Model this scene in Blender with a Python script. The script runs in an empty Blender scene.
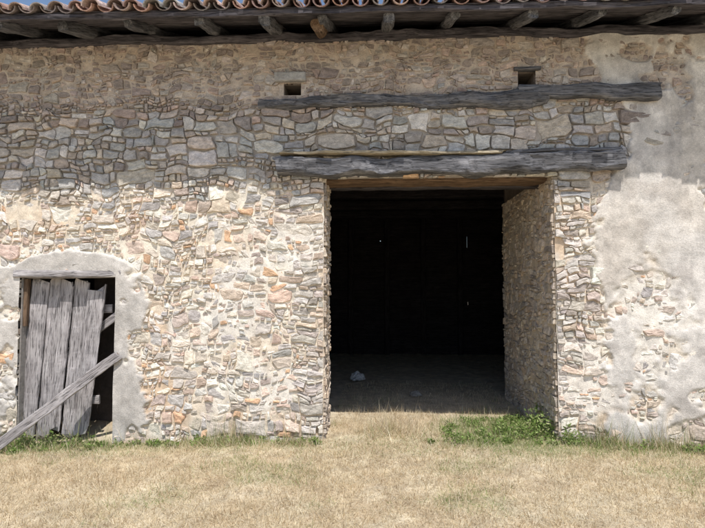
import bpy, math, random
import numpy as np
from mathutils import Vector, Matrix
random.seed(7); RNG=np.random.default_rng(11)
scene=bpy.context.scene
scene.view_settings.view_transform='Standard'; scene.view_settings.look='None'; scene.view_settings.exposure=0

# ---------------------------------------------------------------- noise
_tabs={}
def vnoise(x,y,seed):
    if seed not in _tabs: _tabs[seed]=np.random.default_rng(seed).random((256,256))
    T=_tabs[seed]
    x=np.asarray(x,float); y=np.asarray(y,float)
    xi=np.floor(x).astype(int); yi=np.floor(y).astype(int)
    fx=x-xi; fy=y-yi; fx=fx*fx*(3-2*fx); fy=fy*fy*(3-2*fy)
    a=T[xi%256,yi%256]; b=T[(xi+1)%256,yi%256]; c=T[xi%256,(yi+1)%256]; d=T[(xi+1)%256,(yi+1)%256]
    return (a*(1-fx)+b*fx)*(1-fy)+(c*(1-fx)+d*fx)*fy
def fbm(x,y,s,seed,o=4):
    x=np.asarray(x,float)*s; y=np.asarray(y,float)*s
    r=0; a=.5; t=0
    for i in range(o):
        r=r+a*vnoise(x,y,seed+i*17); t+=a; a*=.5; x=x*2.03+3.1; y=y*2.03+1.7
    return r/t
def ss(a,b,x):
    t=np.clip((np.asarray(x,float)-a)/(b-a),0,1); return t*t*(3-2*t)

# ---------------------------------------------------------------- helpers
def mesh_obj(name,verts,faces,mat,parent=None,cols=None,smooth=False):
    me=bpy.data.meshes.new(name)
    me.from_pydata([tuple(v) for v in verts],[],[tuple(f) for f in faces])
    if cols is not None:
        at=me.color_attributes.new('Col','FLOAT_COLOR','POINT')
        c=np.ones((len(verts),4),np.float32); c[:,:3]=np.asarray(cols,np.float32)
        at.data.foreach_set('color',c.ravel())
    if smooth: me.polygons.foreach_set('use_smooth',[True]*len(me.polygons))
    me.materials.append(mat); me.update()
    ob=bpy.data.objects.new(name,me); scene.collection.objects.link(ob)
    if parent: ob.parent=parent
    return ob
def empty(name):
    e=bpy.data.objects.new(name,None); scene.collection.objects.link(e); return e
def box(name,x0,x1,y0,y1,z0,z1,mat,parent):
    v=[(x,y,z) for x in (x0,x1) for y in (y0,y1) for z in (z0,z1)]
    f=[(0,1,3,2),(4,6,7,5),(0,4,5,1),(2,3,7,6),(0,2,6,4),(1,5,7,3)]
    return mesh_obj(name,v,f,mat,parent)

def nt(name):
    m=bpy.data.materials.new(name); m.use_nodes=True
    t=m.node_tree; b=t.nodes['Principled BSDF']; b.inputs['Roughness'].default_value=.9
    b.inputs['Specular IOR Level'].default_value=.25
    return m,t,b
def N(t,kind,**kw):
    n=t.nodes.new(kind)
    for k,v in kw.items(): setattr(n,k,v)
    return n
def noise(t,vec,scale,detail=4,rough=.6,dist=0):
    n=N(t,'ShaderNodeTexNoise'); n.inputs['Scale'].default_value=scale
    n.inputs['Detail'].default_value=detail; n.inputs['Roughness'].default_value=rough
    n.inputs['Distortion'].default_value=dist
    t.links.new(vec,n.inputs['Vector']); return n
def ramp(t,fac,stops):
    r=N(t,'ShaderNodeValToRGB'); e=r.color_ramp.elements
    while len(e)<len(stops): e.new(.5)
    for i,(p,c) in enumerate(stops):
        e[i].position=p; e[i].color=(c,c,c,1) if not hasattr(c,'__len__') else (*c,1)
    t.links.new(fac,r.inputs['Fac']); return r
def mul(t,a,b):
    m=N(t,'ShaderNodeMix',data_type='RGBA',blend_type='MULTIPLY'); m.inputs['Factor'].default_value=1
    t.links.new(a,m.inputs[6]); t.links.new(b,m.inputs[7]); return m.outputs[2]
def bump(t,b,h,st,dist,prev=None):
    n=N(t,'ShaderNodeBump'); n.inputs['Strength'].default_value=st; n.inputs['Distance'].default_value=dist
    t.links.new(h,n.inputs['Height'])
    if prev: t.links.new(prev,n.inputs['Normal'])
    t.links.new(n.outputs['Normal'],b.inputs['Normal']); return n.outputs['Normal']

def attr_mat(name,s1,s2,lo,hi,b1=.02,b2=.005,rough=.95,stretch=1.0):
    m,t,b=nt(name); tc=N(t,'ShaderNodeTexCoord').outputs['Object']
    a=N(t,'ShaderNodeAttribute',attribute_name='Col').outputs['Color']
    mp=N(t,'ShaderNodeMapping'); mp.inputs['Scale'].default_value=(1,1,stretch); t.links.new(tc,mp.inputs['Vector']); tc=mp.outputs[0]
    n1=noise(t,tc,s1,6,.65); n2=noise(t,tc,s2,4,.7)
    r1=ramp(t,n1.outputs['Fac'],[(.3,lo),(.7,hi)]); r2=ramp(t,n2.outputs['Fac'],[(.3,lo+.1),(.7,hi-.05)])
    c=mul(t,mul(t,a,r1.outputs['Color']),r2.outputs['Color'])
    t.links.new(c,b.inputs['Base Color'])
    p=bump(t,b,n1.outputs['Fac'],.8,b1); bump(t,b,n2.outputs['Fac'],.8,b2,p)
    b.inputs['Roughness'].default_value=rough
    return m
M_stone=attr_mat('rubble_stone',13,60,.70,1.50,.012,.005,stretch=1.8)
M_mortar=attr_mat('lime_mortar',7,80,.78,1.40,.009,.006)
M_ground=attr_mat('dry_ground',6,120,.72,1.35,.02,.02)
M_tile=attr_mat('clay_tile',12,60,.55,1.45,.01,.004)
def leafmat(name):
    m,t,b=nt(name); a=N(t,'ShaderNodeAttribute',attribute_name='Col').outputs['Color']
    t.links.new(a,b.inputs['Base Color']); b.inputs['Roughness'].default_value=.7
    tr=N(t,'ShaderNodeBsdfTranslucent'); t.links.new(a,tr.inputs['Color'])
    mx=N(t,'ShaderNodeMixShader'); mx.inputs[0].default_value=.3
    out=t.nodes['Material Output']
    t.links.new(b.outputs[0],mx.inputs[1]); t.links.new(tr.outputs[0],mx.inputs[2]); t.links.new(mx.outputs[0],out.inputs[0])
    return m
M_grass=leafmat('dry_grass_blades'); M_leaf=leafmat('weed_leaves')
def wood(name,dark,mid,light,sc=1.0,crack=.5):
    m,t,b=nt(name); tc=N(t,'ShaderNodeTexCoord').outputs['Object']
    oi=N(t,'ShaderNodeObjectInfo')
    ad=N(t,'ShaderNodeVectorMath',operation='ADD'); t.links.new(tc,ad.inputs[0])
    mu=N(t,'ShaderNodeMath',operation='MULTIPLY'); mu.inputs[1].default_value=37; t.links.new(oi.outputs['Random'],mu.inputs[0])
    t.links.new(mu.outputs[0],ad.inputs[1])
    mp=N(t,'ShaderNodeMapping'); mp.inputs['Scale'].default_value=(1.1*sc,17*sc,17*sc); t.links.new(ad.outputs[0],mp.inputs['Vector'])
    n1=noise(t,mp.outputs[0],1.6,6,.65,.4); n2=noise(t,mp.outputs[0],6,4,.6,.2); n3=noise(t,ad.outputs[0],3,3)
    r1=ramp(t,n1.outputs['Fac'],[(.25,dark),(.48,mid),(.75,light)])
    r2=ramp(t,n2.outputs['Fac'],[(.36,.3),(.47,1.0),(.7,1.15)])
    r3=ramp(t,n3.outputs['Fac'],[(.3,.7),(.7,1.2)])
    c=mul(t,mul(t,r1.outputs['Color'],r2.outputs['Color']),r3.outputs['Color'])
    t.links.new(c,b.inputs['Base Color'])
    p=bump(t,b,r1.outputs['Color'],.8,.012); bump(t,b,r2.outputs['Color'],crack,.01,p)
    return m
M_wgrey=wood('weathered_grey_wood',(.17,.155,.155),(.36,.335,.335),(.53,.505,.50))
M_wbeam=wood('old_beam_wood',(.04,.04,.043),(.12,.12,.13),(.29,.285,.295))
M_wpale=wood('pale_board_wood',(.17,.14,.10),(.33,.28,.2),(.45,.39,.29))
M_wbrown=wood('brown_wood',(.07,.04,.025),(.17,.11,.07),(.27,.19,.13))
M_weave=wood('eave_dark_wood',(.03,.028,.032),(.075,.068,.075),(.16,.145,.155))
M_wint=wood('interior_dark_wood',(.018,.015,.018),(.04,.034,.037),(.07,.06,.063))  # wood kept very dark: the barn's inner shade is put into its colour
def plain(name,col,s=8):
    m,t,b=nt(name); tc=N(t,'ShaderNodeTexCoord').outputs['Object']
    n=noise(t,tc,s,6,.65); r=ramp(t,n.outputs['Fac'],[(.3,tuple(c*.65 for c in col)),(.7,tuple(c*1.25 for c in col))])
    t.links.new(r.outputs['Color'],b.inputs['Base Color']); bump(t,b,n.outputs['Fac'],.8,.02); return m
M_core=plain('rubble_core',(.22,.18,.15)); M_dark=plain('shade_dark_masonry',(.09,.075,.07))  # M_dark: shade of the interior painted into the masonry's base colour
M_bag=plain('white_plastic',(.6,.6,.62),20); M_cem=plain('cement_reveal',(.3,.28,.26))

def loft(name,p0,p1,hy,hz,mat,parent,seed=0,rough=.004,jag=0.,n=28,t0=1.,t1=1.,bend=0.,sq=5,up=(0,0,1),mod=None,fr=3):
    """beam/plank along local X between p0 and p1; hz is half size along 'up', hy across"""
    p0=Vector(p0); p1=Vector(p1); L=(p1-p0).length
    X=(p1-p0).normalized(); U=Vector(up); Y=U.cross(X).normalized(); Z=X.cross(Y)
    K=16; th=np.linspace(0,2*np.pi,K,endpoint=False)+np.pi/K
    cy=np.sign(np.cos(th))*np.abs(np.cos(th))**(2/sq); cz=np.sign(np.sin(th))*np.abs(np.sin(th))**(2/sq)
    V=[];F=[]
    for i in range(n+1):
        s=i/n; tp=t0+(t1-t0)*s
        if mod: tp*=mod(s)
        x=-L/2+L*s
        ny=(fbm(np.full(K,x*fr),cz*.8+9,1,seed+3)-.5)*2*rough*2; nz=(fbm(np.full(K,x*fr),cy*.8+5,1,seed+9)-.5)*2*rough*2
        bz=bend*math.sin(math.pi*s)
        jx=np.zeros(K)
        if i in(0,n) and jag:
            jx=(vnoise(cz*3.5+seed,cy*.2+seed,seed+5)-.5)*2*jag
        for k in range(K):
            V.append((x+jx[k],hy*cy[k]*(.6+.4*tp)+ny[k],hz*tp*cz[k]+nz[k]+bz))
    for i in range(n):
        for k in range(K):
            a=i*K+k;b=i*K+(k+1)%K; F.append((a,b,b+K,a+K))
    F.append(tuple(reversed(range(K)))); F.append(tuple(n*K+k for k in range(K)))
    ob=mesh_obj(name,V,F,mat,parent)
    M=Matrix((X,Y,Z)).transposed().to_4x4(); M.translation=(p0+p1)/2
    ob.matrix_world=M
    return ob

barn=empty('stone_barn')
OX0,OX1,OZ=-.59,2.01,2.95          # barn doorway
SX0,SX1,SZ=-4.13,-2.99,1.82        # small door
WX0,WX1=-6.2,5.4; WT=4.62
HOLES=[(OX0,OX1,-1,OZ),(SX0,SX1,-1,SZ),(-1.06,-.86,3.93,4.07),(1.63,1.83,3.99,4.17)]

# ---------------------------------------------------------------- rubble generator
def clip(poly,nx,ny,c):
    out=[];L=len(poly)
    for i in range(L):
        p=poly[i];q=poly[(i+1)%L]; dp=p[0]*nx+p[1]*ny-c; dq=q[0]*nx+q[1]*ny-c
        if dp<=0: out.append(p)
        if (dp<0)!=(dq<0) and dp!=dq:
            t=dp/(dp-dq); out.append((p[0]+(q[0]-p[0])*t,p[1]+(q[1]-p[1])*t))
    return out
def jamb(x,z):
    wob=.1*math.sin(z*9)+.05*math.sin(z*23)
    return z<3.0 and (OX0-.34+wob<x<OX0+.02 or OX1-.02<x<OX1+.36+wob)
def hwant(x,z,r):
    """(wanted stone height, max aspect)"""
    if jamb(x,z): return r.uniform(.045,.095),r.uniform(2.5,5)
    if 2.95<z<3.75: return r.choice([.07,.10,.13,.17]),r.uniform(1.7,3.2)
    if z>=3.75: return r.choice([.05,.07,.09,.12]),r.uniform(1.2,2.8)
    if z>2.0: return r.choice([.05,.08,.11,.14]),r.uniform(1.3,2.8)
    return r.choice([.045,.07,.10,.13,.16]),r.uniform(1.3,3.0)
def masonry(x0,x1,z0,z1,want,seed,holes=()):
    """irregular coursed rubble: nested splitting of blocks, then the joints are warped"""
    r=random.Random(seed); rects=[]
    def split(a,b,c,d,dep=0):
        w=b-a;h=d-c; hw_,asp=want((a+b)/2,(c+d)/2,r)
        if h>hw_*1.45 and (h>w*.35 or w<h*3 or r.random()<.55) and h>.05:
            m=c+h*r.uniform(.28,.72); split(a,b,c,m,dep+1); split(a,b,m,d,dep+1); return
        if w>h*asp and w>.08 or w>.42:
            m=a+w*r.uniform(.28,.72); split(a,m,c,d,dep+1); split(m,b,c,d,dep+1); return
        if h>hw_*1.6 and h>.06:
            m=c+h*r.uniform(.3,.7); split(a,b,c,m,dep+1); split(a,b,m,d,dep+1); return
        rects.append((a,b,c,d))
    z=z0
    while z<z1:
        hb=r.uniform(.20,.42); 
        if z+hb>z1-.08: hb=z1-z
        x=x0-r.uniform(0,.4)
        while x<x1:
            wb=r.uniform(.3,.9); split(x,x+wb,z,z+hb); x+=wb
        z+=hb
    cells=[]
    P=[];idx=[]
    for (a,b,c,d) in rects:
        w=b-a;h=d-c
        c1,c2,c3,c4=[(r.uniform(0,.28)*min(w,h*1.6),r.uniform(0,.36)*h) if r.random()<.8 else (.004,.004) for _ in range(4)]
        poly=[]
        for (cx,cz,sx,sz,(qx,qz),order) in ((a,c,1,1,c1,0),(b,c,-1,1,c2,1),(b,d,-1,-1,c3,0),(a,d,1,-1,c4,1)):
            if r.random()<.6:
                p1=(cx,cz+sz*qz);p2=(cx+sx*qx,cz)
                poly+= [p1,p2] if order==0 else [p2,p1]
            else: poly.append((cx+sx*qx*.5,cz+sz*qz*.5))
        out=[]
        for i in range(len(poly)):
            p=poly[i];q=poly[(i+1)%len(poly)]; out.append(p)
            l=math.hypot(q[0]-p[0],q[1]-p[1])
            if l>.06:
                k=2 if l>.14 else 1
                for j in range(1,k+1):
                    t=j/(k+1); out.append((p[0]+(q[0]-p[0])*t+r.uniform(-.005,.005),p[1]+(q[1]-p[1])*t+r.uniform(-.007,.007)))
        idx.append((len(P),len(out))); P+=out
    P=np.array(P); 
    wx=P[:,0]+.13*(fbm(P[:,0],P[:,1],3.0,seed+501,2)-.5)+.085*(vnoise(P[:,0]*8,P[:,1]*8,seed+505)-.5)
    wz=P[:,1]+.17*(fbm(P[:,0],P[:,1],2.2,seed+511,2)-.5)+.075*(vnoise(P[:,0]*7,P[:,1]*7,seed+515)-.5)
    for (s,n) in idx:
        poly=[(float(wx[i]),float(wz[i])) for i in range(s,s+n)]
        c=(sum(p[0] for p in poly)/n,sum(p[1] for p in poly)/n)
        poly=clip(poly,-1,0,-x0);poly=clip(poly,1,0,x1);poly=clip(poly,0,-1,-z0);poly=clip(poly,0,1,z1)
        for (a,b,e,f) in holes:
            if len(poly)<3: break
            d=[(a-c[0],0),(c[0]-b,1),(e-c[1],2),(c[1]-f,3)]; m=max(d)
            if m[0]<-.04: poly=[];break
            if m[0]>.35: continue
            if m[1]==0: poly=clip(poly,1,0,a)
            elif m[1]==1: poly=clip(poly,-1,0,-b)
            elif m[1]==2: poly=clip(poly,0,1,e)
            else: poly=clip(poly,0,-1,-f)
        if len(poly)>=3: cells.append((c,poly))
    return cells
def stones(name,cells,mapf,colf,gapf,proudf,parent):
    V=[];F=[];C=[]
    rnd=random.Random(5)
    for c0,poly in cells:
        pts=[]
        for i,p in enumerate(poly):
            q=poly[(i+1)%len(poly)]
            if math.hypot(q[0]-p[0],q[1]-p[1])>.004: pts.append(p)
        n=len(pts)
        if n<4: continue
        cx=sum(p[0] for p in pts)/n; cy=sum(p[1] for p in pts)/n
        gap=gapf(cx,cy)*rnd.uniform(.5,1.7)
        xs=[p[0] for p in pts]; ys=[p[1] for p in pts]
        hw=(max(xs)-min(xs))/2; hh=(max(ys)-min(ys))/2
        if hw<.012 or hh<.009: continue
        sx=max(.4,1-gap/hw); sy=max(.4,1-gap/hh)
        pr=proudf(cx,cy)*rnd.uniform(.3,1.35)
        tx=rnd.uniform(-.12,.12); ty=rnd.uniform(-.26,.13)
        col=np.array(colf(cx,cy,rnd,hw)); b=len(V)
        jit=[(rnd.uniform(-.003,.003),rnd.uniform(-.003,.003)) for _ in pts]
        rg=.003+.025*min(hw,hh)
        for ring,(sc,dep) in enumerate(((1.02,-.05),(1.0,pr*.4),(.955,pr*.88),(.62,pr*1.0))):
            for k,(x,y) in enumerate(pts):
                dx=(x-cx)*sx*sc; dy=(y-cy)*sy*sc
                d=dep
                if ring>=1: d+=dx*tx+dy*ty
                if ring>=2: d+=rnd.uniform(-rg,rg*.7)
                V.append(mapf(cx+dx+jit[k][0],cy+dy+jit[k][1],d)); C.append(col*(.95 if ring==1 else 1))
        V.append(mapf(cx,cy,pr*1.0+rnd.uniform(-.004,.004))); C.append(col)
        for r in range(3):
            for k in range(n):
                a=b+r*n+k;e=b+r*n+(k+1)%n; F.append((a,e,e+n,a+n))
        for k in range(n): F.append((b+3*n+k,b+3*n+(k+1)%n,b+4*n))
    return mesh_obj(name,V,F,M_stone,parent,cols=C)
cells=masonry(WX0,WX1,-.35,WT,hwant,78,HOLES)

def plaster_edge(z):
    return np.interp(z,[0,.5,1.5,2.6,2.85,3.2,3.7,3.95,4.3,4.7],[2.46,2.48,2.52,2.42,2.62,2.85,2.72,2.5,2.38,2.34])
def plaster(x,z):
    e=plaster_edge(z)+(fbm(x,z,2.2,31)-.5)*.45+(fbm(x,z,12,37)-.5)*.16
    m=ss(0,.05,x-e)
    worn=ss(.0,.22,(1.75-z)*.26+(fbm(x,z,2.0,41)-.5)*1.9+(fbm(x,z,11,42)-.5)*.3-.24)
    patch=ss(.06,.13,.5*np.exp(-(((x-2.95)/.22)**2+((z-4.35)/.13)**2)) -.15+(fbm(x,z,9,43)-.5)*.2)
    spots=ss(.71,.75,fbm(x,z,2.1,47,4))
    return m*(1-.85*worn)*(1-patch)*(1-.8*spots)
def surround(x,z):
    q=np.clip(1-((x+3.52)/.93)**2,0,1)
    top=1.66+.47*np.sqrt(q)
    top=np.where(x<-3.52,np.maximum(top,1.95),top)
    n=(fbm(x,z,4,51)-.5)*.26+(fbm(x,z,18,53)-.5)*.10
    s=ss(0,.03,-2.66+n+.05*np.sin(z*5)-x)*ss(0,.05,x+4.62-n)*ss(0,.03,top+n*.3-z)
    return s*(1-.85*ss(.53,.62,fbm(x,z,3.6,57,5)+(z>1.7)*-.07))
def patches(x,z):
    return ss(.56,.67,fbm(x,z,1.3,61,5)+.17*np.exp(-(((x+1.4)/.6)**2+((z-.2)/.35)**2)))*(1-ss(2.3,2.9,z))
def dry(x,z):
    n=(fbm(x,z,1.5,71)-.5)*.6
    return ss(2.65,3.0,z+n)*(1-ss(3.6,3.95,z+n*.8))
def hmort(x,z):
    base=.008+.022*(fbm(x,z,3,81)-.45)+.010*(fbm(x,z,18,83)-.5)
    d=dry(x,z); h=base*(1-d)+(-.010+.03*(fbm(x,z,4,82)-.5))*d
    h=h-.012*ss(.3,0,abs(x-(OX0-.15)))*(z<3) -.012*ss(.3,0,abs(x-(OX1+.15)))*(z<3)
    s=surround(x,z); p=plaster(x,z); w=patches(x,z)
    h=h+(.024-h)*w*.6
    f=.004*(fbm(x,z,10,85)-.5)+.018*(fbm(x,z,2.0,87)-.5)
    h=h+(.044+2*f-h)*s; h=h+(.040+f-h)*p
    return h
def lerp(a,b,t): return a*(1-t[...,None])+np.array(b)*t[...,None]
def cmort(x,z):
    n=fbm(x,z,2,91); 
    c=lerp(np.ones(x.shape+(3,))*np.array((.57,.49,.39)),(.63,.575,.485),ss(.4,.65,n))
    c=lerp(c,(.50,.36,.24),ss(.54,.7,fbm(x,z,1.6,93))*.65)
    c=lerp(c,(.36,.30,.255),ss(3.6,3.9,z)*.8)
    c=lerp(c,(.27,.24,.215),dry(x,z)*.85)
    c=lerp(c,(.64,.605,.55),patches(x,z)*.8)
    sc=np.array((.42,.395,.365))*(.75+.5*fbm(x,z,3,109,5))[...,None]
    s=surround(x,z)[...,None]; c=c*(1-s)+sc*s
    pc=np.array((.52,.49,.455))*(.80+.40*fbm(x,z,1.5,97,5))[...,None]
    pc=lerp(pc,(.37,.34,.315),ss(.50,.66,fbm(x,z,5,99,5))*.6)
    pc=lerp(pc,(.48,.42,.345),ss(.45,.65,fbm(x,z,1.1,105,5))*.35)
    pc=lerp(pc,(.30,.28,.265),ss(.50,.72,fbm(x*3.2,z*.5,1.6,107,5))*ss(2.2,3.6,z)*.7)  # dirt streaks, stronger higher up; eave shade is painted into the plaster with them
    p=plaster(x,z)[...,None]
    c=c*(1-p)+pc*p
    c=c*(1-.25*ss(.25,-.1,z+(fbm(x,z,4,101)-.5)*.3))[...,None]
    return c
def sheet(name,u0,u1,v0,v1,res,mapf,hf_,cf,holes,mat,parent):
    nu=int((u1-u0)/res)+1; nv=int((v1-v0)/res)+1
    us=np.linspace(u0,u1,nu); vs=np.linspace(v0,v1,nv)
    for h in holes:
        for e in h[:2]:
            if u0<e<u1: us[np.argmin(abs(us-e))]=e
        for e in h[2:]:
            if v0<e<v1: vs[np.argmin(abs(vs-e))]=e
    U,W=np.meshgrid(us,vs,indexing='ij'); H=hf_(U,W); C=cf(U,W).reshape(-1,3)
    X,Y,Z=mapf(U,W,H); V=np.stack([X,Y,Z],-1).reshape(-1,3)
    uc=(us[:-1]+us[1:])/2; vc=(vs[:-1]+vs[1:])/2; UC,VC=np.meshgrid(uc,vc,indexing='ij')
    keep=np.ones(UC.shape,bool)
    for (a,b,c,d) in holes: keep&=~((UC>a)&(UC<b)&(VC>c)&(VC<d))
    I,J=np.nonzero(keep); a=I*nv+J; F=np.stack([a,a+nv,a+nv+1,a+1],-1)
    me=bpy.data.meshes.new(name); me.vertices.add(len(V)); me.vertices.foreach_set('co',V.astype(np.float32).ravel())
    me.loops.add(F.size); me.loops.foreach_set('vertex_index',F.ravel().astype(np.int32))
    me.polygons.add(len(F)); me.polygons.foreach_set('loop_start',np.arange(len(F),dtype=np.int32)*4)
    me.polygons.foreach_set('use_smooth',np.ones(len(F),bool))
    me.update(calc_edges=True); me.validate()
    at=me.color_attributes.new('Col','FLOAT_COLOR','POINT'); c4=np.ones((len(V),4),np.float32); c4[:,:3]=C
    at.data.foreach_set('color',c4.ravel()); me.materials.append(mat)
    ob=bpy.data.objects.new(name,me); scene.collection.objects.link(ob); ob.parent=parent; return ob
front=lambda u,v,d:(u,-d,v)
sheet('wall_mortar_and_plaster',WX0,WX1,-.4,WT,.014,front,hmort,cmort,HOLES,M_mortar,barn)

PAL_LOW=[(.52,.46,.38),(.48,.43,.38),(.44,.415,.385),(.50,.41,.33),(.58,.53,.46),(.37,.31,.27),(.48,.37,.30),(.45,.42,.39),(.56,.49,.41),(.50,.465,.42),(.42,.35,.30),(.54,.49,.43),(.62,.57,.50),(.53,.42,.35),(.36,.34,.32)]
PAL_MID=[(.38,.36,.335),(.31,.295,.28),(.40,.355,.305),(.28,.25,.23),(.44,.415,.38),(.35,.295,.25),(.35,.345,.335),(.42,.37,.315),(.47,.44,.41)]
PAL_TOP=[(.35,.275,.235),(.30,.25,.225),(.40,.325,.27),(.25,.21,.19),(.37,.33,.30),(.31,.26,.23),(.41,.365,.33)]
PAL_JAMB=[(.46,.42,.37),(.44,.405,.37),(.52,.465,.395),(.35,.305,.27),(.46,.37,.295),(.50,.455,.41)]
def scol(x,z,r,R):
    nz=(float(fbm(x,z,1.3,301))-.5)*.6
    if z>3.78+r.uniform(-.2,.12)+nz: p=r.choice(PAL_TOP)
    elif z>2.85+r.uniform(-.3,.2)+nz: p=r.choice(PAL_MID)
    elif jamb(x,z): p=r.choice(PAL_JAMB)
    elif r.random()<.045: p=(.52,.34,.22)
    else: p=r.choice(PAL_LOW)
    k=r.uniform(.80,1.14)
    return [min(.63,c*k*r.uniform(.98,1.02)) for c in p]
def gapf(x,z): return .0045 if jamb(x,z) else .0065
def proudf(x,z): return .031 if 2.9<z<3.8 else .028
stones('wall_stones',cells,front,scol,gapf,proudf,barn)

# core masonry behind the facing, around the openings
TH=.62
def grid_boxes(name,x0,x1,z0,z1,y0,y1,holes,mat):
    xs=sorted({x0,x1,*[e for h in holes for e in h[:2] if x0<e<x1]}); zs=sorted({z0,z1,*[e for h in holes for e in h[2:] if z0<e<z1]})
    V=[];F=[]
    for i in range(len(xs)-1):
        for j in range(len(zs)-1):
            cx=(xs[i]+xs[i+1])/2; cz=(zs[j]+zs[j+1])/2
            if any(a<cx<b and c<cz<d for a,b,c,d in holes): continue
            b=len(V); V+=[(x,y,z) for x in (xs[i],xs[i+1]) for y in (y0,y1) for z in (zs[j],zs[j+1])]
            F+=[tuple(b+k for k in f) for f in [(0,1,3,2),(4,6,7,5),(0,4,5,1),(2,3,7,6),(0,2,6,4),(1,5,7,3)]]
    return mesh_obj(name,V,F,mat,barn)
grow=[(a-.03,b+.03,c,d+.03) for a,b,c,d in HOLES]
grid_boxes('wall_core',WX0+.02,WX1-.02,-.5,WT+.02,.06,TH,HOLES[1:]+[grow[0]],M_core)

# reveals of the big doorway (right one carries on inside as a cross wall)
DEP=2.35
def mk_reveal(name,x,sgn,dep,seed):
    c=masonry(0,dep,-.3,3.02,lambda a,b,r:(r.choice([.05,.08,.11]),r.uniform(1.4,3.2)),seed)
    mp=lambda u,v,d:(x-sgn*d,u,v)
    def col(a,b,r,R):
        p=r.choice([(.45,.38,.31),(.40,.35,.30),(.49,.42,.34),(.33,.28,.24),(.44,.35,.27)]); k=r.uniform(.8,1.2); return [q*k for q in p]
    stones(name+'_stones',c,mp,col,lambda a,b:.005,lambda a,b:.028,barn)
    sheet(name+'_mortar',0,dep,-.4,3.02,.03,lambda u,v,d:(x-sgn*d,u,v),lambda u,v:.008+.016*(fbm(u,v,4,seed)-.5),
          lambda u,v:np.ones(u.shape+(3,))*np.array((.47,.39,.30)),[],M_mortar,barn)
mk_reveal('doorway_right_reveal',OX1,1,DEP,201)
mk_reveal('doorway_left_reveal',OX0,-1,TH,203)
box('cross_wall_core',OX1+.03,OX1+.5,TH,DEP+.0,-.4,3.6,M_core,barn)

# small openings linings
box('small_door_left_lining',SX0-.002,SX0+.012,.0,TH,-.4,SZ,M_cem,barn)
box('small_door_right_lining',SX1-.012,SX1+.002,.0,TH,-.4,SZ,M_cem,barn)
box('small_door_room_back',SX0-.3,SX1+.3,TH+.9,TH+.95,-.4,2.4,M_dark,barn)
for i,h in enumerate(HOLES[2:]): box('vent_back_%d'%i,h[0]-.05,h[1]+.05,.5,.55,h[2]-.05,h[3]+.05,M_dark,barn)
loft('vent_lintel_stone',(-1.16,-.03,4.13),(-.80,-.03,4.135),.05,.055,attr_mat('pale_stone',10,50,.7,1.2),barn,seed=5,rough=.008)
bpy.data.objects['vent_lintel_stone'].data.color_attributes.new('Col','FLOAT_COLOR','POINT').data.foreach_set('color',[.38,.37,.36,1]*len(bpy.data.objects['vent_lintel_stone'].data.vertices))
loft('vent_wood_frame',(1.58,-.01,4.185),(1.88,-.01,4.19),.05,.018,M_wbeam,barn,seed=6)
loft('small_door_head_beam',(-4.2,.03,1.85),(-2.93,.03,1.86),.09,.045,M_wgrey,barn,seed=8,rough=.008)

# interior shell
BD=8.2
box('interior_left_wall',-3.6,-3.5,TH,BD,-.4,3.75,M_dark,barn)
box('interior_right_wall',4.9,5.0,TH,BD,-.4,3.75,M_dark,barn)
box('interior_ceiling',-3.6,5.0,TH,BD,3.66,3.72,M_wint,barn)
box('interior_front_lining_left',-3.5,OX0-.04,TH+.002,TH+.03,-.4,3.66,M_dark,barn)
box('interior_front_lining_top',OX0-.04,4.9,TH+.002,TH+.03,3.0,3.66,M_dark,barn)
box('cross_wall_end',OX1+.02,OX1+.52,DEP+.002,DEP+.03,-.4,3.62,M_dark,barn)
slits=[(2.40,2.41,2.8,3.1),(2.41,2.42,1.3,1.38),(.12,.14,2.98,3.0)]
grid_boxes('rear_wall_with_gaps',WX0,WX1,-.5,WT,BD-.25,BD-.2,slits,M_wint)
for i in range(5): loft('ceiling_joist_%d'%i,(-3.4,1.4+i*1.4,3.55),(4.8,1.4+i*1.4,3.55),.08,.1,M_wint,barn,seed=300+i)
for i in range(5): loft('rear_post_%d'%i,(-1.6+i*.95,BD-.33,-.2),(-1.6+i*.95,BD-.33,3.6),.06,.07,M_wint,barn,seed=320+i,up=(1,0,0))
for sx,nm in((WX0,'gable_left'),(WX1-.5,'gable_right')):
    v=[];pr=[(.06,-.5),(BD,-.5),(BD,WT),(BD/2,5.95),(.06,WT)]
    for x in(sx+.01,sx+.49): v+=[(x,y,z) for y,z in pr]
    f=[(4,3,2,1,0),(5,6,7,8,9)]+[(i,(i+1)%5,(i+1)%5+5,i+5) for i in range(5)]
    mesh_obj(nm,v,f,M_core,barn)

# ---------------------------------------------------------------- beams in the facade
loft('relieving_beam',(-1.34,-.02,3.82),(1.95,-.02,3.86),.09,.085,M_wbeam,barn,seed=21,rough=.03,t0=.55,t1=1.15,bend=-.015,n=80,jag=.05,sq=3.5,
     mod=lambda s:1+.12*math.sin(s*9)+.06*math.sin(s*23))
loft('relieving_beam_end',(1.62,-.045,3.915),(3.17,-.045,3.885),.08,.088,M_wbeam,barn,seed=23,rough=.018,t0=.75,t1=1.1,n=50,jag=.02,sq=5)
loft('doorway_lintel',(-1.13,-.03,3.075),(2.73,-.03,3.11),.13,.125,M_wbeam,barn,seed=25,rough=.03,t0=.8,t1=.95,bend=-.02,n=90,jag=.05,sq=4,
     mod=lambda s:1+.07*math.sin(s*11+1))
loft('lintel_top_board_long',(-1.02,-.045,3.22),(1.45,-.045,3.20),.12,.020,M_wpale,barn,seed=27,rough=.014,jag=.08,n=60)
loft('lintel_top_board_short',(1.50,-.02,3.21),(2.70,-.02,3.23),.11,.024,M_wbeam,barn,seed=29,rough=.012,jag=.08,n=40)
loft('inner_lintel',(-.72,.32,2.985),(2.2,.32,2.985),.15,.055,M_wbrown,barn,seed=31,rough=.012,n=60)
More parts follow.
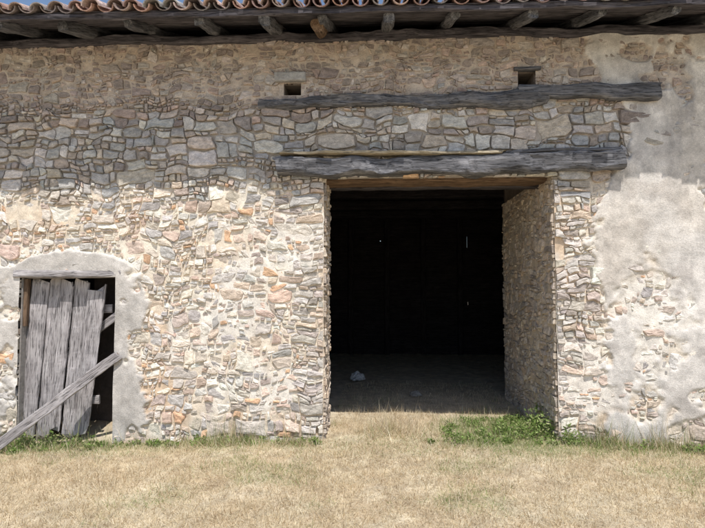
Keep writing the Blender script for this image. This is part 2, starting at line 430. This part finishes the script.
loft('inner_lintel_back',(-.72,.55,3.0),(2.2,.55,3.0),.08,.08,M_weave,barn,seed=33,rough=.008,n=40)
box('lintel_fill',-.7,2.2,.1,TH,3.06,3.3,M_core,barn)

# ---------------------------------------------------------------- small door
dm=M_wgrey
def vpl(nm,xb,zb,xt,zt,w,seed,y=.1,t=.013,jag=.10,t0=1.):
    loft(nm,(xb,y,zb),(xt,y,zt),t,w/2,dm,barn,seed=seed,rough=.0055,jag=jag,n=44,up=(1,0,0),t0=t0,fr=5,sq=8)
vpl('door_plank_1',-4.085,-.02,-3.965,1.76,.21,401,y=.10,t0=.95)
vpl('door_plank_2',-3.90,-.05,-3.785,1.79,.155,402,y=.125,t0=1.05)
vpl('door_plank_3',-3.745,.04,-3.632,1.71,.14,403,y=.09,t0=.9)
vpl('door_plank_4',-3.59,.00,-3.470,1.77,.175,404,y=.12,t0=.95)
vpl('door_plank_5',-3.42,.06,-3.27,1.70,.215,405,y=.085,t0=.78)
loft('door_cross_brace_top',(-4.05,.155,1.45),(-3.12,.155,1.45),.014,.05,dm,barn,seed=410,n=10)
loft('door_brace_diagonal',(-3.7,.165,.9),(-3.0,.165,1.42),.015,.045,dm,barn,seed=411,n=10,jag=.03)
loft('door_brace_low',(-4.05,.155,.35),(-3.25,.155,.38),.014,.05,dm,barn,seed=412,n=10)
loft('door_frame_post',(-4.115,.05,1.25),(-4.10,.05,1.80),.03,.03,M_wbrown,barn,seed=413,n=10,up=(1,0,0))
loft('wooden_plank',(-4.22,-.30,-.10),(-2.93,-.065,.93),.018,.055,M_wgrey,None,seed=420,rough=.006,jag=.05,n=30,fr=5,sq=8)

# ---------------------------------------------------------------- roof
AL=math.radians(20); ca,sa=math.cos(AL),math.sin(AL)
Z0=4.83   # top of boarding over the wall face
def RP(x,s,n): return (x, s*ca-n*sa, Z0+s*sa+n*ca)
tip=-.78
M_=M_weave
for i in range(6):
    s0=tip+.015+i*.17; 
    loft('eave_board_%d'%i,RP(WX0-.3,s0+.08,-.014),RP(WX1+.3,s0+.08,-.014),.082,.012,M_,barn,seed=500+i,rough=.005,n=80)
SL=(BD/2)/ca
v=[];
for x in(WX0-.3,WX1+.3):
    v+=[RP(x,.25,0),RP(x,SL,0),RP(x,SL,-.05),RP(x,.25,-.05)]
mesh_obj('roof_boarding',v,[(0,1,5,4),(1,2,6,5),(2,3,7,6),(3,0,4,7),(0,3,2,1),(4,5,6,7)],M_,barn)
zr=Z0+SL*sa; v=[]
for x in(WX0-.3,WX1+.3): v+=[(x,BD/2,zr+.05),(x,BD+.7,zr-(BD/2+.7)*math.tan(AL)+.05),(x,BD+.7,zr-(BD/2+.7)*math.tan(AL)-.03),(x,BD/2,zr-.03)]
mesh_obj('rear_roof_slope',v,[(0,1,5,4),(1,2,6,5),(2,3,7,6),(3,0,4,7),(0,3,2,1),(4,5,6,7)],plain('rear_roof_tiles',(.3,.16,.11)),barn)
rnd=random.Random(9)
xr=-6.1;k=0
while xr<5.4:
    j=rnd.uniform(-.07,.07)
    sz=rnd.uniform(.055,.075); tl=rnd.uniform(-.06,.08)
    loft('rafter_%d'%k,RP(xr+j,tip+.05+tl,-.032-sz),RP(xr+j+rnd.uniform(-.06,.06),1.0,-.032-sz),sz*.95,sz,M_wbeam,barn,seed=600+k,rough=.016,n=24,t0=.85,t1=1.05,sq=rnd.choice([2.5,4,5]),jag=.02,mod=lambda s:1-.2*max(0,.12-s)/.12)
    xr+=.70;k+=1
loft('round_log_end',RP(-.62,tip+.14,-.14),RP(-.6,.7,-.16),.07,.07,M_wbrown,barn,seed=650,rough=.012,sq=2,n=14)
loft('wall_plate',(WX0,.02,4.60),(WX1,.02,4.61),.09,.05,M_,barn,seed=651,rough=.022,n=140)
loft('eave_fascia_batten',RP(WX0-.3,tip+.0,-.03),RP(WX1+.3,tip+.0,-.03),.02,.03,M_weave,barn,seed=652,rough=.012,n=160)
V=[];F=[];C=[]
TP=[(.42,.27,.22),(.35,.24,.22),(.46,.34,.29),(.31,.26,.25),(.40,.31,.28),(.27,.24,.23),(.38,.36,.34)]
def tile(cx,s0,L,r0,r1,n0,up,col,th=.013,seg=9,tw=0):
    b=len(V)
    for q in range(2):
        for e,(s,r) in enumerate(((s0,r0),(s0+L,r1))):
            for i in range(seg+1):
                a=math.pi*i/seg; R=r-(th if q else 0)
                dx=R*math.cos(a)+ (tw if e else 0); dn=R*math.sin(a)*.85
                if not up: dn=-dn
                V.append(RP(cx+dx,s,n0+dn)); C.append(col)
    g=seg+1
    for i in range(seg):
        F.append((b+i,b+i+1,b+g+i+1,b+g+i)); F.append((b+2*g+i,b+3*g+i,b+3*g+i+1,b+2*g+i+1))
        F.append((b+i,b+2*g+i,b+2*g+i+1,b+i+1)); F.append((b+g+i,b+g+i+1,b+3*g+i+1,b+3*g+i))
    for i in(0,seg): F.append((b+i,b+g+i,b+3*g+i,b+2*g+i))
x=WX0-.3;sp=.205
while x<WX1+.3:
    off=rnd.uniform(-.05,.03)
    for r in range(12):
        s0=tip-.05+off+r*.36
        c=np.array(rnd.choice(TP))*rnd.uniform(.7,1.2)
        tile(x+rnd.uniform(-.01,.01),s0+.03,.44,.088,.075,.066+.016+rnd.uniform(-.008,.008),False,c)
        c=np.array(rnd.choice(TP))*rnd.uniform(.7,1.25)
        tile(x+sp/2+rnd.uniform(-.02,.02),s0,.44,rnd.uniform(.084,.098),.078,.036+.024*rnd.random(),True,c,tw=rnd.uniform(-.015,.015))
    x+=sp
mesh_obj('roof_tiles',V,F,M_tile,barn,cols=C,smooth=False)

# ---------------------------------------------------------------- ground
def gz(x,y):
    x=np.asarray(x,float);y=np.asarray(y,float)
    a=np.interp(x,[-6,-4.3,-2.6,-1,2.5,3.6,6],[-.20,-.15,-.06,0,0,-.06,-.12])
    ins=ss(-.1,.8,y); a=a*(1-ins)+.02*ins
    a=a-.035*np.clip(-y-.5,0,12)*.6
    near=np.exp(-((x/12)**2+(y/12)**2))
    a=a+near*(.05*(fbm(x,y,1.2,701)-.5)+.035*(fbm(x,y,6,703)-.5))
    a=a+.05*np.exp(-(((x-.2)/.35)**2+((y-.15)/.25)**2))
    return a
def green(x,y):
    g=ss(.54,.74,fbm(x,y,1.1,711,4))*.45
    band=ss(-.75,-.1,y+(fbm(x,y,3,713)-.5)*.6)*(y<.05)
    gx=np.interp(x,[-6,-4.4,-4.1,-3.2,-2.8,-1.8,-1.0,-.6,.6,1.1,1.6,2.1,2.6,3.6,6],[.4,.5,1,.9,.6,.6,.6,.15,.3,.8,1,1,.6,.55,.5])
    g=np.maximum(g,band*gx)
    g=np.maximum(g,ss(.15,.6,np.exp(-(((x-1.45)/.75)**2+((y-.35)/.75)**2))))
    return np.clip(g,0,1)
def inside(x,y): return ss(.3,2.2,y+(fbm(x,y,3,717)-.5)*.8)
cs=np.concatenate
ax=cs([-np.geomspace(260,8.3,22),np.arange(-8,8.001,.05),np.geomspace(8.3,260,22)])
ay=cs([-np.geomspace(260,7.3,22),np.arange(-7,9.001,.05),np.geomspace(9.3,260,22)])
GX,GY=np.meshgrid(ax,ay,indexing='ij'); GZ=gz(GX,GY)
base=lerp(np.ones(GX.shape+(3,))*np.array((.54,.44,.30)),(.60,.52,.38),ss(.35,.65,fbm(GX,GY,2.7,721)))
base=lerp(base,(.38,.29,.19),ss(.5,.7,fbm(GX,GY,5.1,723,5))*.6)
base=lerp(base,(.29,.29,.14),green(GX,GY)*.6)
base=lerp(base,(.54,.46,.35),inside(GX,GY))
nu,nv=GX.shape; V=np.stack([GX,GY,GZ],-1).reshape(-1,3)
I,J=np.meshgrid(np.arange(nu-1),np.arange(nv-1),indexing='ij'); a=(I*nv+J).ravel()
mesh_obj('ground',V.tolist(),np.stack([a,a+nv,a+nv+1,a+1],-1).tolist(),M_ground,cols=base.reshape(-1,3),smooth=True)

# ---------------------------------------------------------------- grass
def tri_mesh(name,P3,C,mat,nv_=3):
    n=len(P3); me=bpy.data.meshes.new(name); me.vertices.add(n*nv_); me.vertices.foreach_set('co',P3.astype(np.float32).ravel())
    me.loops.add(n*nv_); me.loops.foreach_set('vertex_index',np.arange(n*nv_,dtype=np.int32))
    me.polygons.add(n); me.polygons.foreach_set('loop_start',np.arange(n,dtype=np.int32)*nv_); me.update(calc_edges=True)
    at=me.color_attributes.new('Col','FLOAT_COLOR','POINT'); c=np.ones((n,nv_,4),np.float32); c[:,:,:3]=C[:,None,:]
    at.data.foreach_set('color',c.ravel()); me.materials.append(mat)
    ob=bpy.data.objects.new(name,me); scene.collection.objects.link(ob); return ob
def blades(n,x0,x1,y0,y1,Lr,lean,w,keep=None):
    x=RNG.uniform(x0,x1,n);y=RNG.uniform(y0,y1,n)
    if keep is not None:
        m=RNG.random(n)<keep(x,y); x=x[m];y=y[m];n=len(x)
    z=gz(x,y)
    L=RNG.uniform(*Lr,n)*(.4+1.2*fbm(x,y,3,731)); th=RNG.uniform(0,2*np.pi,n); le=np.radians(RNG.uniform(*lean,n))
    tipp=np.stack([x+L*np.sin(le)*np.cos(th),y+L*np.sin(le)*np.sin(th),z+L*np.cos(le)+.004],-1)
    tipp[:,1]=np.where((y<0)&(tipp[:,1]>-.04)&((x<OX0)|(x>OX1)),-.04,tipp[:,1])
    ph=RNG.uniform(0,2*np.pi,n); W=np.stack([np.cos(ph),np.sin(ph),np.zeros(n)],-1)*(w*RNG.uniform(.6,1.3,n))[:,None]/2
    b=np.stack([x,y,z-.004],-1)
    P=np.stack([b-W,b+W,tipp],1)
    g=RNG.random(n)<green(x,y)*.75
    straw=np.array([(.72,.61,.42),(.62,.51,.32),(.77,.69,.52),(.46,.34,.20),(.66,.56,.39),(.38,.28,.17),(.74,.65,.46)])[RNG.integers(0,7,n)]
    gr=np.array([(.20,.27,.08),(.27,.33,.12),(.16,.22,.06),(.36,.39,.18)])[RNG.integers(0,4,n)]
    C=np.where(g[:,None],gr,straw)*RNG.uniform(.8,1.15,n)[:,None]
    return P,C
out=lambda x,y:((y<-.02)|((x>OX0+.05)&(x<OX1-.05)&(y<3.6)&(RNG.random(len(x))<.6*(1-.7*inside(x,y))))).astype(float)
rag=lambda x,y:(.15+.85*ss(.4,.6,fbm(x,y,2.5,741)))*((x<OX0-.02)|(x>OX1))
clump=lambda x,y:np.exp(-(((x-.18)/.26)**2+((y-.10)/.16)**2))
grn=lambda x,y:np.exp(-(((x-1.45)/.5)**2+((y-.3)/.45)**2))*(x<OX1-.03)*(.2+.8*ss(.4,.6,fbm(x,y,4,743)))
sc_=lambda x,y:ss(.5,.62,fbm(x,y,3,747))*.9
A=[blades(200000,-4.9,4.6,-2.7,3.6,(.025,.075),(15,80),.0055,out),
   blades(110000,-4.9,4.6,-2.7,1.2,(.06,.16),(76,89),.0045,out),
   blades(60000,-7,7,-7,-2.7,(.03,.08),(20,80),.007),
   blades(16000,-5.6,5,-.30,-.03,(.05,.17),(5,60),.006,rag),
   blades(2200,-5.6,5,-.20,-.03,(.15,.42),(5,40),.005,rag),
   blades(5000,-4.9,4.6,-2.7,-.2,(.06,.14),(10,65),.005,sc_),
   blades(2500,OX0+.06,OX1-.06,-.1,2.2,(.06,.16),(10,70),.005,lambda x,y:ss(.45,.6,fbm(x,y,4,751))),
   blades(11000,.4,2.0,-.3,1.2,(.05,.17),(5,60),.006,grn),
   blades(5200,-.4,.8,-.3,.5,(.08,.32),(5,75),.005,clump)]
tri_mesh('dry_grass',cs([a[0] for a in A]),cs([a[1] for a in A]),M_grass)
def weeds(cl):
    Ps=[];Cs=[]
    for (x,y,r,h,n) in cl:
        a=RNG.uniform(0,2*np.pi,n); rr=r*np.sqrt(RNG.random(n)); zz=RNG.random(n)**1.2
        px=x+rr*np.cos(a); py=y+rr*np.sin(a); pz=gz(px,py)+zz*h*(1-(rr/r)**2*.7)
        S=RNG.uniform(.009,.026,n)
        d=RNG.normal(size=(n,3)); d[:,2]=abs(d[:,2])*.6+.1; d/=np.linalg.norm(d,axis=1)[:,None]
        e=np.cross(d,RNG.normal(size=(n,3))); e/=np.linalg.norm(e,axis=1)[:,None]
        p=np.stack([px,py,pz],-1); s=S[:,None]
        q=np.stack([p,p+d*s*.9+e*s*.4,p+d*s*2,p+d*s*.9-e*s*.4],1)
        if y<0 and not(OX0<x<OX1): q[:,:,1]=np.minimum(q[:,:,1],-.05)
        Ps.append(q); c=np.array([(.17,.26,.06),(.24,.34,.10),(.12,.19,.04),(.32,.39,.14),(.38,.38,.19)])[RNG.integers(0,5,n)]*RNG.uniform(.8,1.2,n)[:,None]; Cs.append(c)
    tri_mesh('weeds',cs(Ps),cs(Cs),M_leaf,4)
cl=[]
R_=random.uniform
for i in range(60):
    y_=R_(-.15,.9); cl.append((R_(.6+.5*max(0,y_),1.98),y_,R_(.03,.10),R_(.03,.13),random.randint(30,110)))
cl+=[(1.88,.1,.14,.30,380),(1.80,.3,.15,.28,360),(1.92,.5,.10,.36,260),(1.66,.1,.13,.20,260),(1.45,.2,.1,.15,200),(2.1,-.12,.10,.22,240),(1.25,.05,.1,.10,150)]
for i in range(22): cl.append((R_(-4.3,-3.0),R_(-.3,-.02),R_(.04,.09),R_(.04,.14),random.randint(50,140)))
cl+=[(-3.95,-.1,.1,.22,240),(-3.75,.03,.12,.13,200)]
for i in range(30): cl.append((R_(2.1,3.9),R_(-.2,-.05),R_(.03,.08),R_(.03,.10),random.randint(30,80)))
for i in range(34): cl.append((R_(-2.9,-.6),R_(-.2,-.05),R_(.03,.07),R_(.02,.09),random.randint(20,70)))
weeds(cl)

# rubbish inside
def crumple(name,loc,s,mat,seed):
    import bmesh
    bm=bmesh.new(); bmesh.ops.create_icosphere(bm,subdivisions=4,radius=1)
    for v in bm.verts:
        n=float(fbm(v.co.x*2+v.co.z+5,v.co.y*2+v.co.z*1.3+5,1.6,seed,4)); v.co*= .55+.9*n
        v.co.x*=s[0];v.co.y*=s[1];v.co.z=max(v.co.z,-.3)*s[2]
    me=bpy.data.meshes.new(name); bm.to_mesh(me); bm.free(); me.materials.append(mat)
    ob=bpy.data.objects.new(name,me); scene.collection.objects.link(ob); ob.location=loc
crumple('plastic_bag',(-.33,3.7,.08),(.13,.12,.1),M_bag,801)
crumple('fallen_stone',(.62,2.4,.04),(.09,.07,.05),M_cem,803)

# ---------------------------------------------------------------- light
el=math.radians(65); az=math.radians(12)
w=bpy.data.worlds.new('World'); scene.world=w; w.use_nodes=True; t=w.node_tree
bg=t.nodes['Background']; sky=t.nodes.new('ShaderNodeTexSky'); sky.sky_type='NISHITA'; sky.sun_disc=False
sky.sun_elevation=el; sky.sun_rotation=math.pi-az; t.links.new(sky.outputs[0],bg.inputs[0]); bg.inputs[1].default_value=.15
sd=bpy.data.lights.new('sun','SUN'); sd.energy=5; sd.angle=math.radians(.53); sd.color=(1,.955,.90)
so=bpy.data.objects.new('sun',sd); scene.collection.objects.link(so)
S=Vector((math.cos(el)*math.sin(az),-math.cos(el)*math.cos(az),math.sin(el)))
so.rotation_euler=(-S).to_track_quat('-Z','Y').to_euler(); so.location=S*30

cd=bpy.data.cameras.new('camera'); co=bpy.data.objects.new('camera',cd); scene.collection.objects.link(co)
cd.sensor_width=36; cd.lens=26.96; cd.clip_end=1000; cd.clip_start=.05
co.location=(0,-6,1.65); co.rotation_euler=(math.radians(93),0,math.radians(2.5)); scene.camera=co
